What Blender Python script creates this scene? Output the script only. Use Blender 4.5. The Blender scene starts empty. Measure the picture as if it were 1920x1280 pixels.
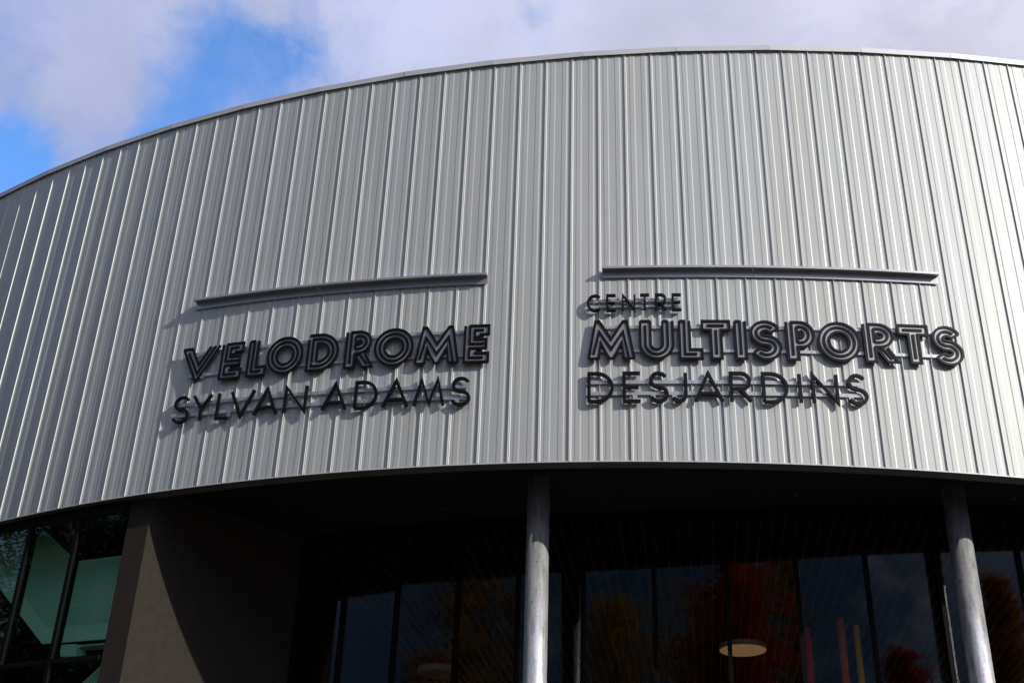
import bpy, math, random
from mathutils import Vector, Matrix
random.seed(7)
SC = bpy.context.scene
COL = SC.collection
CAMZ = 1.6

# ------------------------------------------------------------------ plan geometry
CX, CY, RAD, TH0 = 4.09735, 38.06161, 23.71748, -0.14012
HB = 6.27604 + CAMZ            # underside of the drum
SOF = HB + 0.13                # recessed soffit
PW = 0.4064                    # cladding panel width

def nt(s):
    th = TH0 + s / RAD
    return Vector((math.cos(th), math.sin(th), 0)), Vector((math.sin(th), -math.cos(th), 0))

def wp(s, off, z):
    t, n = nt(s)
    return Vector((CX, CY, 0)) + n * (RAD + off) + Vector((0, 0, z))

def zbot(s):
    s = max(-11.5, min(8.0, s))
    return CAMZ + 6.28702 - 6.5699e-3 * s - 6.846e-4 * s * s + 9.04e-5 * s ** 3

def ztop(s):
    s = max(-12.0, min(8.5, s))
    return CAMZ + 13.17524 + 2.0629e-2 * s + 1.1652e-3 * s * s + 5.748e-5 * s ** 3

# ------------------------------------------------------------------ materials
def new_mat(name):
    m = bpy.data.materials.new(name)
    m.use_nodes = True
    nt_ = m.node_tree
    return m, nt_, nt_.nodes['Principled BSDF'], nt_.nodes['Material Output']

def link(t, a, b):
    t.links.new(a, b)

def simple(name, col, rough=0.6, metal=0.0, var=0.12, scale=6.0, bump=0.0, spec=0.5):
    m, t, p, out = new_mat(name)
    tc = t.nodes.new('ShaderNodeTexCoord')
    nz = t.nodes.new('ShaderNodeTexNoise')
    nz.inputs['Scale'].default_value = scale
    nz.inputs['Detail'].default_value = 6
    link(t, tc.outputs['Object'], nz.inputs['Vector'])
    rp = t.nodes.new('ShaderNodeValToRGB')
    rp.color_ramp.elements[0].position = 0.3
    rp.color_ramp.elements[1].position = 0.7
    rp.color_ramp.elements[0].color = (*[c * (1 - var) for c in col], 1)
    rp.color_ramp.elements[1].color = (*[min(1, c * (1 + var)) for c in col], 1)
    link(t, nz.outputs['Fac'], rp.inputs['Fac'])
    link(t, rp.outputs['Color'], p.inputs['Base Color'])
    p.inputs['Roughness'].default_value = rough
    p.inputs['Metallic'].default_value = metal
    p.inputs['Specular IOR Level'].default_value = spec
    if bump:
        b = t.nodes.new('ShaderNodeBump')
        b.inputs['Strength'].default_value = bump
        b.inputs['Distance'].default_value = 0.01
        link(t, nz.outputs['Fac'], b.inputs['Height'])
        link(t, b.outputs['Normal'], p.inputs['Normal'])
    return m

def cladding_mat():
    m, t, p, out = new_mat('silver_cladding')
    at = t.nodes.new('ShaderNodeAttribute'); at.attribute_name = 'panel_tone'
    tc = t.nodes.new('ShaderNodeTexCoord')
    mp = t.nodes.new('ShaderNodeMapping'); mp.inputs['Scale'].default_value = (6, 6, 0.35)
    link(t, tc.outputs['Object'], mp.inputs['Vector'])
    nz = t.nodes.new('ShaderNodeTexNoise'); nz.inputs['Scale'].default_value = 1.0; nz.inputs['Detail'].default_value = 4
    link(t, mp.outputs['Vector'], nz.inputs['Vector'])
    mr = t.nodes.new('ShaderNodeMapRange')
    mr.inputs['From Min'].default_value = 0.3; mr.inputs['From Max'].default_value = 0.7
    mr.inputs['To Min'].default_value = 0.95; mr.inputs['To Max'].default_value = 1.05
    link(t, nz.outputs['Fac'], mr.inputs['Value'])
    mx = t.nodes.new('ShaderNodeVectorMath'); mx.operation = 'SCALE'
    link(t, at.outputs['Color'], mx.inputs[0]); link(t, mr.outputs['Result'], mx.inputs['Scale'])
    link(t, mx.outputs['Vector'], p.inputs['Base Color'])
    p.inputs['Metallic'].default_value = CLAD_METAL
    p.inputs['Roughness'].default_value = CLAD_ROUGH
    # faint oil-canning of the thin sheet
    mp2 = t.nodes.new('ShaderNodeMapping'); mp2.inputs['Scale'].default_value = (2.2, 2.2, 0.5)
    link(t, tc.outputs['Object'], mp2.inputs['Vector'])
    nz2 = t.nodes.new('ShaderNodeTexNoise'); nz2.inputs['Scale'].default_value = 1.3; nz2.inputs['Detail'].default_value = 2
    link(t, mp2.outputs['Vector'], nz2.inputs['Vector'])
    b = t.nodes.new('ShaderNodeBump'); b.inputs['Strength'].default_value = 0.14; b.inputs['Distance'].default_value = 0.02
    link(t, nz2.outputs['Fac'], b.inputs['Height']); link(t, b.outputs['Normal'], p.inputs['Normal'])
    return m

def galvanised_mat():
    m, t, p, out = new_mat('galvanised_steel')
    tc = t.nodes.new('ShaderNodeTexCoord')
    mp = t.nodes.new('ShaderNodeMapping'); mp.inputs['Scale'].default_value = (16, 16, 2.2)
    link(t, tc.outputs['Object'], mp.inputs['Vector'])
    nz = t.nodes.new('ShaderNodeTexNoise'); nz.inputs['Scale'].default_value = 1.6; nz.inputs['Detail'].default_value = 8
    link(t, mp.outputs['Vector'], nz.inputs['Vector'])
    vo = t.nodes.new('ShaderNodeTexVoronoi'); vo.inputs['Scale'].default_value = 45
    link(t, tc.outputs['Object'], vo.inputs['Vector'])
    rp = t.nodes.new('ShaderNodeValToRGB')
    e = rp.color_ramp.elements
    e[0].position = 0.30; e[0].color = (0.46, 0.45, 0.43, 1)
    e[1].position = 0.46; e[1].color = (0.70, 0.71, 0.72, 1)
    x = e.new(0.72); x.color = (0.85, 0.86, 0.87, 1)
    link(t, nz.outputs['Fac'], rp.inputs['Fac'])
    mx = t.nodes.new('ShaderNodeMix'); mx.data_type = 'RGBA'; mx.blend_type = 'MULTIPLY'; mx.inputs['Factor'].default_value = 0.25
    link(t, rp.outputs['Color'], mx.inputs['A']); link(t, vo.outputs['Color'], mx.inputs['B'])
    # dark scuffs of its own shape
    nz2 = t.nodes.new('ShaderNodeTexNoise'); nz2.inputs['Scale'].default_value = 5; nz2.inputs['Detail'].default_value = 10
    link(t, tc.outputs['Object'], nz2.inputs['Vector'])
    rp2 = t.nodes.new('ShaderNodeValToRGB')
    rp2.color_ramp.elements[0].position = 0.66; rp2.color_ramp.elements[0].color = (1, 1, 1, 1)
    rp2.color_ramp.elements[1].position = 0.72; rp2.color_ramp.elements[1].color = (0.50, 0.49, 0.47, 1)
    link(t, nz2.outputs['Fac'], rp2.inputs['Fac'])
    mx2 = t.nodes.new('ShaderNodeMix'); mx2.data_type = 'RGBA'; mx2.blend_type = 'MULTIPLY'; mx2.inputs['Factor'].default_value = 1
    link(t, mx.outputs['Result'], mx2.inputs['A']); link(t, rp2.outputs['Color'], mx2.inputs['B'])
    link(t, mx2.outputs['Result'], p.inputs['Base Color'])
    mr = t.nodes.new('ShaderNodeMapRange'); mr.inputs['To Min'].default_value = 0.26; mr.inputs['To Max'].default_value = 0.46
    link(t, nz.outputs['Fac'], mr.inputs['Value']); link(t, mr.outputs['Result'], p.inputs['Roughness'])
    p.inputs['Metallic'].default_value = 0.6
    return m

def glass_mat(name, tint, ior):
    m = bpy.data.materials.new(name); m.use_nodes = True
    t = m.node_tree; t.nodes.clear()
    out = t.nodes.new('ShaderNodeOutputMaterial')
    tr = t.nodes.new('ShaderNodeBsdfTransparent'); tr.inputs['Color'].default_value = (*tint, 1)
    gl = t.nodes.new('ShaderNodeBsdfGlossy'); gl.inputs['Roughness'].default_value = 0.0
    gl.inputs['Color'].default_value = (0.95, 0.97, 1.0, 1)
    tc = t.nodes.new('ShaderNodeTexCoord')
    nz = t.nodes.new('ShaderNodeTexNoise'); nz.inputs['Scale'].default_value = 0.8; nz.inputs['Detail'].default_value = 1
    link(t, tc.outputs['Object'], nz.inputs['Vector'])
    b = t.nodes.new('ShaderNodeBump'); b.inputs['Strength'].default_value = 0.003; b.inputs['Distance'].default_value = 0.01
    link(t, nz.outputs['Fac'], b.inputs['Height']); link(t, b.outputs['Normal'], gl.inputs['Normal'])
    fr = t.nodes.new('ShaderNodeFresnel'); fr.inputs['IOR'].default_value = ior
    mx = t.nodes.new('ShaderNodeMixShader')
    link(t, fr.outputs['Fac'], mx.inputs['Fac']); link(t, tr.outputs[0], mx.inputs[1]); link(t, gl.outputs[0], mx.inputs[2])
    link(t, mx.outputs[0], out.inputs['Surface'])
    return m

def perforated_mat():
    m, t, p, out = new_mat('perforated_white_steel')
    p.inputs['Base Color'].default_value = (0.90, 0.92, 0.91, 1)
    p.inputs['Roughness'].default_value = 0.5
    uv = t.nodes.new('ShaderNodeUVMap')
    mp = t.nodes.new('ShaderNodeMapping'); mp.inputs['Rotation'].default_value = (0, 0, math.radians(45))
    mp.inputs['Scale'].default_value = (24, 24, 24)
    link(t, uv.outputs['UV'], mp.inputs['Vector'])
    fr = t.nodes.new('ShaderNodeVectorMath'); fr.operation = 'FRACTION'
    link(t, mp.outputs['Vector'], fr.inputs[0])
    sb = t.nodes.new('ShaderNodeVectorMath'); sb.operation = 'SUBTRACT'; sb.inputs[1].default_value = (0.5, 0.5, 0)
    link(t, fr.outputs['Vector'], sb.inputs[0])
    ml = t.nodes.new('ShaderNodeVectorMath'); ml.operation = 'MULTIPLY'; ml.inputs[1].default_value = (1, 1, 0)
    link(t, sb.outputs['Vector'], ml.inputs[0])
    ln = t.nodes.new('ShaderNodeVectorMath'); ln.operation = 'LENGTH'
    link(t, ml.outputs['Vector'], ln.inputs[0])
    gt = t.nodes.new('ShaderNodeMath'); gt.operation = 'GREATER_THAN'; gt.inputs[1].default_value = 0.32
    link(t, ln.outputs['Value'], gt.inputs[0])
    link(t, gt.outputs[0], p.inputs['Alpha'])
    return m

def emit_mat(name, col, strength):
    m, t, p, out = new_mat(name)
    p.inputs['Base Color'].default_value = (0.8, 0.8, 0.78, 1)
    p.inputs['Emission Color'].default_value = (*col, 1)
    p.inputs['Emission Strength'].default_value = strength
    return m

def leaf_mat(name, a, b, trans=0.5):
    m, t, p, out = new_mat(name)
    at = t.nodes.new('ShaderNodeAttribute'); at.attribute_name = 'leaf_tone'
    rp = t.nodes.new('ShaderNodeValToRGB')
    rp.color_ramp.elements[0].color = (*a, 1); rp.color_ramp.elements[1].color = (*b, 1)
    link(t, at.outputs['Fac'], rp.inputs['Fac'])
    link(t, rp.outputs['Color'], p.inputs['Base Color'])
    p.inputs['Roughness'].default_value = 0.6
    tl = t.nodes.new('ShaderNodeBsdfTranslucent')
    link(t, rp.outputs['Color'], tl.inputs['Color'])
    mx = t.nodes.new('ShaderNodeMixShader'); mx.inputs['Fac'].default_value = trans
    link(t, p.outputs[0], mx.inputs[1]); link(t, tl.outputs[0], mx.inputs[2])
    link(t, mx.outputs[0], out.inputs['Surface'])
    return m

CLAD_METAL, CLAD_ROUGH = 0.24, 0.52
M = {}
M['clad'] = cladding_mat()
M['coping'] = simple('coping_metal', (0.70, 0.70, 0.72), 0.42, 0.25, 0.06, 1.5)
M['trim'] = simple('soffit_trim_paint', (0.10, 0.095, 0.08), 0.6, 0.0, 0.1, 2)
M['soffit'] = simple('black_soffit', (0.010, 0.009, 0.008), 0.7, 0, 0.2, 1.2, spec=0.2)
M['render'] = simple('dark_brown_render', (0.038, 0.032, 0.027), 0.9, 0, 0.10, 9, 0.12, spec=0.1)
M['frame'] = simple('black_aluminium', (0.005, 0.005, 0.0055), 0.55, 0.0, 0.1, 4, spec=0.1)
M['galv'] = galvanised_mat()
M['letter'] = simple('black_letter_paint', (0.006, 0.006, 0.008), 0.45, 0, 0.1, 8, spec=0.2)
M['inlay'] = simple('grey_letter_face', (0.36, 0.37, 0.39), 0.45, 0.5, 0.05, 8)
M['rail'] = simple('grey_rail_metal', (0.52, 0.53, 0.55), 0.42, 0.6, 0.06, 5)
M['channel'] = simple('grey_channel_metal', (0.50, 0.50, 0.52), 0.40, 0.65, 0.06, 3)
M['glass'] = glass_mat('entrance_glass', (0.90, 0.92, 0.90), 1.34)
M['gglass'] = glass_mat('green_tinted_glass', (0.80, 1.0, 0.91), 1.20)
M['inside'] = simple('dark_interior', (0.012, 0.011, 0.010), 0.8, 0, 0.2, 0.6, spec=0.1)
M['floor'] = simple('interior_floor', (0.26, 0.24, 0.21), 0.7, 0, 0.15, 0.8)
M['slat'] = simple('wood_slat', (0.40, 0.25, 0.11), 0.7, 0, 0.2, 3)
M['perf'] = perforated_mat()
M['white'] = simple('white_steel', (0.88, 0.90, 0.89), 0.5, 0, 0.03, 3)
M['lamp'] = emit_mat('warm_lamp_face', (1.0, 0.54, 0.23), 0.15)
M['lampoff'] = simple('lamp_housing', (0.55, 0.56, 0.56), 0.5, 0, 0.05, 4)
M['red'] = simple('red_paint', (0.75, 0.008, 0.005), 0.8, 0, 0.1, 3, spec=0.05)
M['orange'] = simple('orange_paint', (0.90, 0.16, 0.003), 0.8, 0, 0.1, 3, spec=0.05)
M['yellow'] = simple('yellow_paint', (0.85, 0.45, 0.005), 0.8, 0, 0.1, 3, spec=0.05)
M['bark'] = simple('bark', (0.07, 0.055, 0.04), 0.9, 0, 0.3, 8, 0.4)
M['paving'] = simple('concrete_paving', (0.045, 0.044, 0.042), 0.9, 0, 0.12, 0.9, 0.1)
M['lawn'] = simple('lawn', (0.035, 0.05, 0.015), 0.95, 0, 0.35, 1.2)
M['roof'] = simple('roof_membrane', (0.35, 0.35, 0.35), 0.9, 0, 0.1, 1)
M['sprk'] = simple('sprinkler_metal', (0.12, 0.09, 0.07), 0.4, 0.6, 0.1, 4)
M['leaf_red'] = leaf_mat('red_leaves', (0.32, 0.014, 0.010), (0.72, 0.075, 0.02))
M['leaf_yel'] = leaf_mat('yellow_leaves', (0.32, 0.16, 0.015), (0.66, 0.36, 0.04))
M['leaf_org'] = leaf_mat('orange_leaves', (0.38, 0.10, 0.014), (0.68, 0.24, 0.03))
M['leaf_grn'] = leaf_mat('dark_green_leaves', (0.020, 0.035, 0.012), (0.07, 0.11, 0.03))

# ------------------------------------------------------------------ object helpers
class MB:
    def __init__(self):
        self.v = []; self.f = []; self.mi = []; self.tone = []; self.uv = None
    def add(self, verts, faces, mi=0, tone=None):
        b = len(self.v)
        self.v += [tuple(x) for x in verts]
        for f in faces:
            self.f.append(tuple(b + i for i in f)); self.mi.append(mi)
            if tone is not None: self.tone.append(tone)
    def hexa(self, p, mi=0):
        """p: 4 bottom + 4 top corners, counter-clockwise seen from above"""
        self.add(p, [(3, 2, 1, 0), (4, 5, 6, 7), (0, 1, 5, 4), (1, 2, 6, 5), (2, 3, 7, 6), (3, 0, 4, 7)], mi)
    def obox(self, c, ax, ay, az, mi=0):
        """oriented box, centre and three half-vectors"""
        c = Vector(c)
        p = [c - ax - ay - az, c + ax - ay - az, c + ax + ay - az, c - ax + ay - az,
             c - ax - ay + az, c + ax - ay + az, c + ax + ay + az, c - ax + ay + az]
        self.hexa(p, mi)
    def tube(self, a, b, ra, rb, n=12, mi=0, cap=True):
        a = Vector(a); b = Vector(b)
        d = (b - a).normalized()
        u = d.orthogonal().normalized(); w = d.cross(u)
        vs = []
        for (c, r) in ((a, ra), (b, rb)):
            for i in range(n):
                an = 2 * math.pi * i / n
                vs.append(c + (u * math.cos(an) + w * math.sin(an)) * r)
        fs = [(i, (i + 1) % n, n + (i + 1) % n, n + i) for i in range(n)]
        if cap:
            fs += [tuple(reversed(range(n))), tuple(range(n, 2 * n))]
        self.add(vs, fs, mi)
    def build(self, name, mats, parent=None, smooth=False):
        me = bpy.data.meshes.new(name)
        me.from_pydata(self.v, [], self.f)
        for m in (mats if isinstance(mats, (list, tuple)) else [mats]):
            me.materials.append(m)
        if any(self.mi): me.polygons.foreach_set('material_index', self.mi)
        if smooth: me.polygons.foreach_set('use_smooth', [True] * len(self.f))
        me.update()
        o = bpy.data.objects.new(name, me)
        COL.objects.link(o)
        if parent is not None:
            o.parent = parent
            o.matrix_parent_inverse = Matrix.Translation(-parent.location)
        return o

def tag(o, label=None, cat=None, group=None, kind=None):
    if label: o['label'] = label
    if cat: o['category'] = cat
    if group: o['group'] = group
    if kind: o['kind'] = kind
    return o

def empty(name, loc):
    o = bpy.data.objects.new(name, None); COL.objects.link(o); o.location = loc
    o.empty_display_size = 0.3
    return o

# ------------------------------------------------------------------ building
bld = empty('sports_building', (CX, CY, 0))
tag(bld, 'round sports building with silver ribbed metal drum over a dark glazed entrance', 'building')

# ribbed cladding
prof = [(0.000, 0.000), (0.002, 0.019), (0.010, 0.019), (0.013, 0.004), (0.030, 0.004), (0.0355, 0.000),
        (0.074, 0.000), (0.088, 0.0036), (0.148, 0.0036), (0.163, 0.000), (0.256, 0.000), (0.270, 0.0036),
        (0.330, 0.0036), (0.348, -0.001)]
def ribbed():
    me_v = []; faces = []; tones = []
    rr = random.Random(3)
    pts = []
    K0, K1 = -183, 183
    for k in range(K0, K1 + 1):
        for (ds, o) in prof:
            pts.append((k * PW + ds, o, k))
    tone = {}
    for k in range(K0, K1 + 1):
        a = 1 + rr.uniform(-0.022, 0.022); b = rr.uniform(-0.015, 0.015)
        tone[k] = (0.532 * a * (1 + b), 0.556 * a, 0.546 * a * (1 - b), 1)
    for (s, o, k) in pts:
        me_v.append(wp(s, o, zbot(s))); me_v.append(wp(s, o, ztop(s) + 0.03))
    for i in range(len(pts) - 1):
        faces.append((2 * i, 2 * i + 2, 2 * i + 3, 2 * i + 1)); tones.append(tone[pts[i][2]])
    me = bpy.data.meshes.new('cladding'); me.from_pydata(me_v, [], faces)
    at = me.color_attributes.new('panel_tone', 'FLOAT_COLOR', 'CORNER')
    i = 0
    for pidx, p in enumerate(me.polygons):
        for li in p.loop_indices:
            at.data[li].color = tones[pidx]
    me.materials.append(M['clad'])
    o = bpy.data.objects.new('cladding', me); COL.objects.link(o)
    o.parent = bld; o.matrix_parent_inverse = Matrix.Translation(-bld.location)
    return o
ribbed()

def sweep(mb, ss, section, z0, mi=0, caps=True):
    """section: list of (off, dz) closed polygon; swept along arc positions ss; z0(s)"""
    n = len(section); vs = []; fs = []
    for s in ss:
        for (o, dz) in section: vs.append(wp(s, o, z0(s) + dz))
    for j in range(len(ss) - 1):
        for i in range(n):
            a = j * n + i; b = j * n + (i + 1) % n
            fs.append((a, b, b + n, a + n))
    if caps:
        fs.append(tuple(reversed(range(n)))); fs.append(tuple((len(ss) - 1) * n + i for i in range(n)))
    mb.add(vs, fs, mi)

def frange(a, b, step):
    n = max(1, int(math.ceil(abs(b - a) / step)))
    return [a + (b - a) * i / n for i in range(n + 1)]

# coping in straight lengths with open joints
cop = MB(); rr = random.Random(5)
for j in range(-51, 52):
    s0 = 0.46 * PW + j * 3.55 * PW; s1 = s0 + 3.55 * PW - 0.006
    e = rr.uniform(-0.004, 0.004)
    sweep(cop, [s0, s1], [(0.046 + e, -0.032), (0.050 + e, 0.060), (-0.35, 0.085), (-0.35, 0.032), (0.034, 0.032), (0.040, -0.032)], ztop)
cop.build('coping', M['coping'], bld)

# trim under the drum edge, soffit + ceiling disc, roof
tr = MB()
for j in range(-60, 61):
    s0 = j * 1.2; s1 = s0 + 1.194
    sweep(tr, frange(s0, s1, 0.3), [(0.012, -0.004), (0.012, 0.006), (-0.005, 0.006), (-0.2, 0.05), (-0.2, -0.004)], zbot)
tr.build('soffit_trim', M['trim'], bld)
de = MB()
for j in range(-60, 61):
    s0 = j * 1.2; s1 = s0 + 1.196
    sweep(de, frange(s0, s1, 0.3), [(0.016, -0.006), (0.016, 0.010), (0.0125, 0.010), (0.0125, -0.006)], zbot)
de.build('drip_edge', M['coping'], bld)

so = MB()
N = 160
ring = [wp(2 * math.pi * RAD * i / N, -0.02, SOF) for i in range(N)]
ring2 = [v + Vector((0, 0, 0.06)) for v in ring]
so.add(ring + ring2, [tuple(reversed(range(N))), tuple(range(N, 2 * N))] + [(i, (i + 1) % N, N + (i + 1) % N, N + i) for i in range(N)])
so.build('soffit', M['soffit'], bld)

rf = MB()
ring = [wp(2 * math.pi * RAD * i / N - math.pi * RAD, -0.15, ztop(2 * math.pi * RAD * i / N - math.pi * RAD) - 0.02) for i in range(N)]
rf.add(ring + [Vector((CX, CY, 15.4))], [(i, (i + 1) % N, N) for i in range(N)])
rf.build('roof', M['roof'], bld)

# entrance glazing line (plan points of the mullions), left window line
G = [(-3.08, 18.20), (-2.36, 17.86), (-1.543, 17.50), (-0.648, 17.22), (0.215, 16.97), (1.131, 16.77), (2.114, 16.57),
     (3.092, 16.372), (4.034, 16.199), (4.957, 16.05), (5.914, 15.96), (7.02, 15.92), (8.05, 15.93), (9.10, 15.98), (10.2, 16.07), (11.3, 16.2), (12.4, 16.36)]
G = [Vector((x, y, 0)) for x, y in G]
PIER_S, PIER_L, WOFF = -6.10, -6.475, -0.16

def bay(a, b, z0, z1, glass, transoms=(), mull=0.06, depth=0.14, head=0.10):
    d = (b - a).normalized(); n = Vector((d.y, -d.x, 0))       # n points outward
    up = Vector((0, 0, 1))
    fr = MB()
    h = (z1 - z0) / 2; mid = (z0 + z1) / 2
    fr.obox(a + up * mid, d * mull / 2, n * depth / 2, up * h)
    L = (b - a).length - mull
    c = (a + b) / 2
    zs = [z0] + list(transoms) + [z1]
    fr.obox(c + up * (z1 - head / 2), d * (L / 2 - .001), n * (depth / 2 - .004), up * (head / 2))
    fr.obox(c + up * (z0 + 0.05), d * (L / 2 - .001), n * (depth / 2 - .004), up * 0.05)
    for tz in transoms:
        fr.obox(c + up * tz, d * (L / 2 - .001), n * (depth / 2 - .004), up * 0.03)
    f = fr.build('window', M['frame'], bld)
    for i in range(len(zs) - 1):
        lo = zs[i] + (0.1 if i == 0 else 0.03); hi = zs[i + 1] - (head if i == len(zs) - 2 else 0.03)
        g = MB()
        g.obox(c + up * ((lo + hi) / 2) + n * 0.02, d * (L / 2 - 0.002), n * 0.012, up * ((hi - lo) / 2))
        pn = g.build('pane', glass)
        pn.parent = f
    return f
for a, b in zip(G[:-1], G[1:]):
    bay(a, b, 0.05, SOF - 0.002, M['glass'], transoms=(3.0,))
WS = [-12.15, -11.19, -10.23, -9.27, -8.31, -7.36, PIER_L]
for a, b in zip(WS[:-1], WS[1:]):
    pa = wp(a, WOFF, 0); pb = wp(b, WOFF, 0)
    bay(pa, pb, 0.05, SOF - 0.002, M['gglass'], transoms=(2.7, 4.03 + CAMZ), head=0.30)

# pier, recess side wall and the rest of the lower walls
pr = MB()
c0 = wp(PIER_L, WOFF + 0.02, 0); c1 = wp(PIER_S, WOFF + 0.02, 0); c2 = G[0] + Vector((0, 0.02, 0))
def back(v, w):                      # thickness behind the face v->w
    d = (w - v).normalized(); return Vector((-d.y, d.x, 0)) * 0.30
k0 = c0 + back(c0, c1); k2 = c2 + back(c1, c2) * 1.0
k1 = c1 + Vector((-0.06, 0.34, 0))
up = Vector((0, 0, 1)); zt_ = SOF - 0.004
poly = [c0, c1, c2, k2, k1, k0]
vs = [p + up * 0.02 for p in poly] + [p + up * zt_ for p in poly]
pr.add(vs, [(0, 1, 7, 6), (1, 2, 8, 7), (2, 3, 9, 8), (3, 4, 10, 9), (4, 5, 11, 10), (5, 0, 6, 11), (6, 7, 10, 11), (7, 8, 9, 10)])
pr.build('recess_wall', M['render'], bld)

lw = MB()
sR = 8.9
circ = 2 * math.pi * RAD
sweep(lw, frange(sR, circ - 12.20, 1.2), [(WOFF, 0.02), (WOFF, zt_), (WOFF - 0.3, zt_), (WOFF - 0.3, 0.02)], lambda s: 0)
a = G[-1]; b = wp(sR, WOFF - 0.3, 0)
d = (b - a).normalized(); n = Vector((d.y, -d.x, 0))
lw.obox((a + b) / 2 + up * (zt_ / 2), d * ((b - a).length / 2), n * 0.1, up * (zt_ / 2 - 0.01))
lw.build('lower_wall', M['render'], bld)

# interior
fl = MB()
ring = [wp(circ * i / N, -0.65, 0.02) for i in range(N)]
fl.add(ring, [tuple(range(N))])
fl.build('interior_floor', M['floor'], bld)
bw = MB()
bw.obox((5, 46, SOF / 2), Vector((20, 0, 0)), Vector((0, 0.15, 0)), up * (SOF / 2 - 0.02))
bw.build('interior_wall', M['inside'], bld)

sl = MB()
az = math.radians(9.0)
D = Vector((math.sin(az), math.cos(az), 0)); X = Vector((D.y, -D.x, 0))
def glass_y(x):
    for p, q in zip(G[:-1], G[1:]):
        if p.x <= x <= q.x: return p.y + (q.y - p.y) * (x - p.x) / (q.x - p.x)
    return G[0].y if x < G[0].x else G[-1].y
i = 0
for i in range(-34, 62):
    base = Vector((2.6, 16.3, 0)) + X * (i * 0.172)
    x0 = base.x; y0 = glass_y(x0) + 0.16
    x0 += (y0 - base.y) * math.tan(az); y0 = glass_y(x0) + 0.16
    st = Vector((x0, y0, 0))
    en = st + D * 26
    c = (st + en) / 2
    sl.obox(c + up * (SOF - 0.045), X * 0.008, D * 13, up * 0.040)
sl.build('ceiling_slats', M['slat'], bld)

# columns and sprinklers
for (x, y) in ((0.432, 15.44), (6.02, 15.26)):
    c = MB(); n = 48
    c.tube((x, y, 0.03), (x, y, SOF - 0.002), 0.152, 0.152, n)
    o = c.build('column', M['galv'], bld)
    for p in o.data.polygons:
        p.use_smooth = len(p.vertices) == 4
for (x, y) in ((-3.279, 17.0), (-0.924, 16.594), (1.334, 16.0), (3.98, 15.647), (6.932, 15.483)):
    c = MB()
    c.tube((x, y, SOF - 0.035), (x, y, SOF), 0.012, 0.018, 10)
    c.tube((x, y, SOF - 0.045), (x, y, SOF - 0.036), 0.030, 0.030, 12)
    c.build('sprinkler', M['sprk'], bld)

# ------------------------------------------------------------------ stair behind the left windows
s0 = -8.0
tS, nS = nt(s0)
p0 = wp(s0, -0.8, 0)
def sp(u, z, o=0.0): return p0 + tS * u + nS * o + up * (z + CAMZ)
stair = empty('staircase', sp(0, -CAMZ))
tag(stair, 'white staircase with perforated metal guards behind the green tinted left windows', 'staircase')
def panel(name, poly, mat, th=0.012, off=0.0, uvscale=1.0):
    mb = MB(); n = len(poly)
    vs = [sp(u, z, off) for u, z in poly] + [sp(u, z, off - th) for u, z in poly]
    mb.add(vs, [tuple(range(n)), tuple(reversed(range(n, 2 * n)))] + [(i, n + i, n + (i + 1) % n, (i + 1) % n) for i in range(n)])
    o = mb.build(name, mat, stair)
    ul = o.data.uv_layers.new(name='UVMap')
    for p in o.data.polygons:
        for li in p.loop_indices:
            vi = o.data.loops[li].vertex_index % n
            ul.data[li].uv = poly[vi]
    return o
panel('guard_mesh', [(-2.10, 6.361), (-0.844, 5.239), (-0.331, 4.781), (0.05, 4.752), (1.30, 4.712), (1.30, 5.68), (0.0, 5.715), (-0.90, 6.361)], M['perf'])
panel('guard_band', [(-2.40, 6.24), (-0.338, 4.534), (1.30, 4.475), (1.30, 4.711), (0.05, 4.751), (-0.332, 4.780), (-0.845, 5.238), (-2.101, 6.360), (-2.40, 6.36)], M['white'], 0.02)
panel('guard_rail', [(-0.90, 6.362), (0.0, 5.716), (1.30, 5.681), (1.30, 5.715), (0.01, 5.75), (-0.84, 6.362)], M['white'], 0.03)
panel('lower_guard_mesh', [(-1.2, 2.76), (0.213, 3.921), (0.736, 4.321), (1.40, 4.32), (1.40, 3.2), (1.40, 2.76)], M['perf'], off=-0.35)
panel('lower_guard_rail', [(-1.2, 2.70), (0.213, 3.92), (0.736, 4.322), (1.40, 4.321), (1.40, 4.36), (0.72, 4.362), (0.17, 3.94), (-1.28, 2.72)], M['white'], 0.03, off=-0.35)
panel('landing_beam', [(0.30, 4.455), (1.30, 4.425), (1.30, 4.395), (0.30, 4.425)], M['lampoff'], 0.2)
panel('hanging_box', [(0.081, 4.47), (0.134, 4.298), (0.447, 4.27), (0.397, 4.452)], M['white'], 0.20, off=0.05)

# ------------------------------------------------------------------ things in the lobby
def pendant(x, y, z, r, face, label):
    e = empty('pendant_lamp', (x, y, z)); tag(e, label, 'pendant lamp', 'round pendant lamps in the lobby')
    a = MB(); a.tube((x, y, z + 0.004), (x, y, z + 0.09), r, r, 40); a.build('housing', M['lampoff'], e)
    b = MB(); b.tube((x, y, z - 0.004), (x, y, z + 0.003), r * 0.97, r * 0.97, 40); b.build('diffuser', face, e)
    c = MB()
    for k in range(3):
        an = k * 2.094
        c.tube((x + r * .7 * math.cos(an), y + r * .7 * math.sin(an), z + 0.09), (x, y, SOF - 0.01), 0.004, 0.004, 6)
    c.build('cable', M['frame'], e)
pendant(3.99, 20.0, 5.365 + CAMZ, 0.39, M['lamp'], 'lit warm disc pendant lamp hanging behind the entrance glass, between the columns')
pendant(-1.02, 20.0, 4.81 + CAMZ, 0.34, M['lampoff'], 'unlit pale disc pendant lamp hanging behind the glass, left of the first column')

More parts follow.
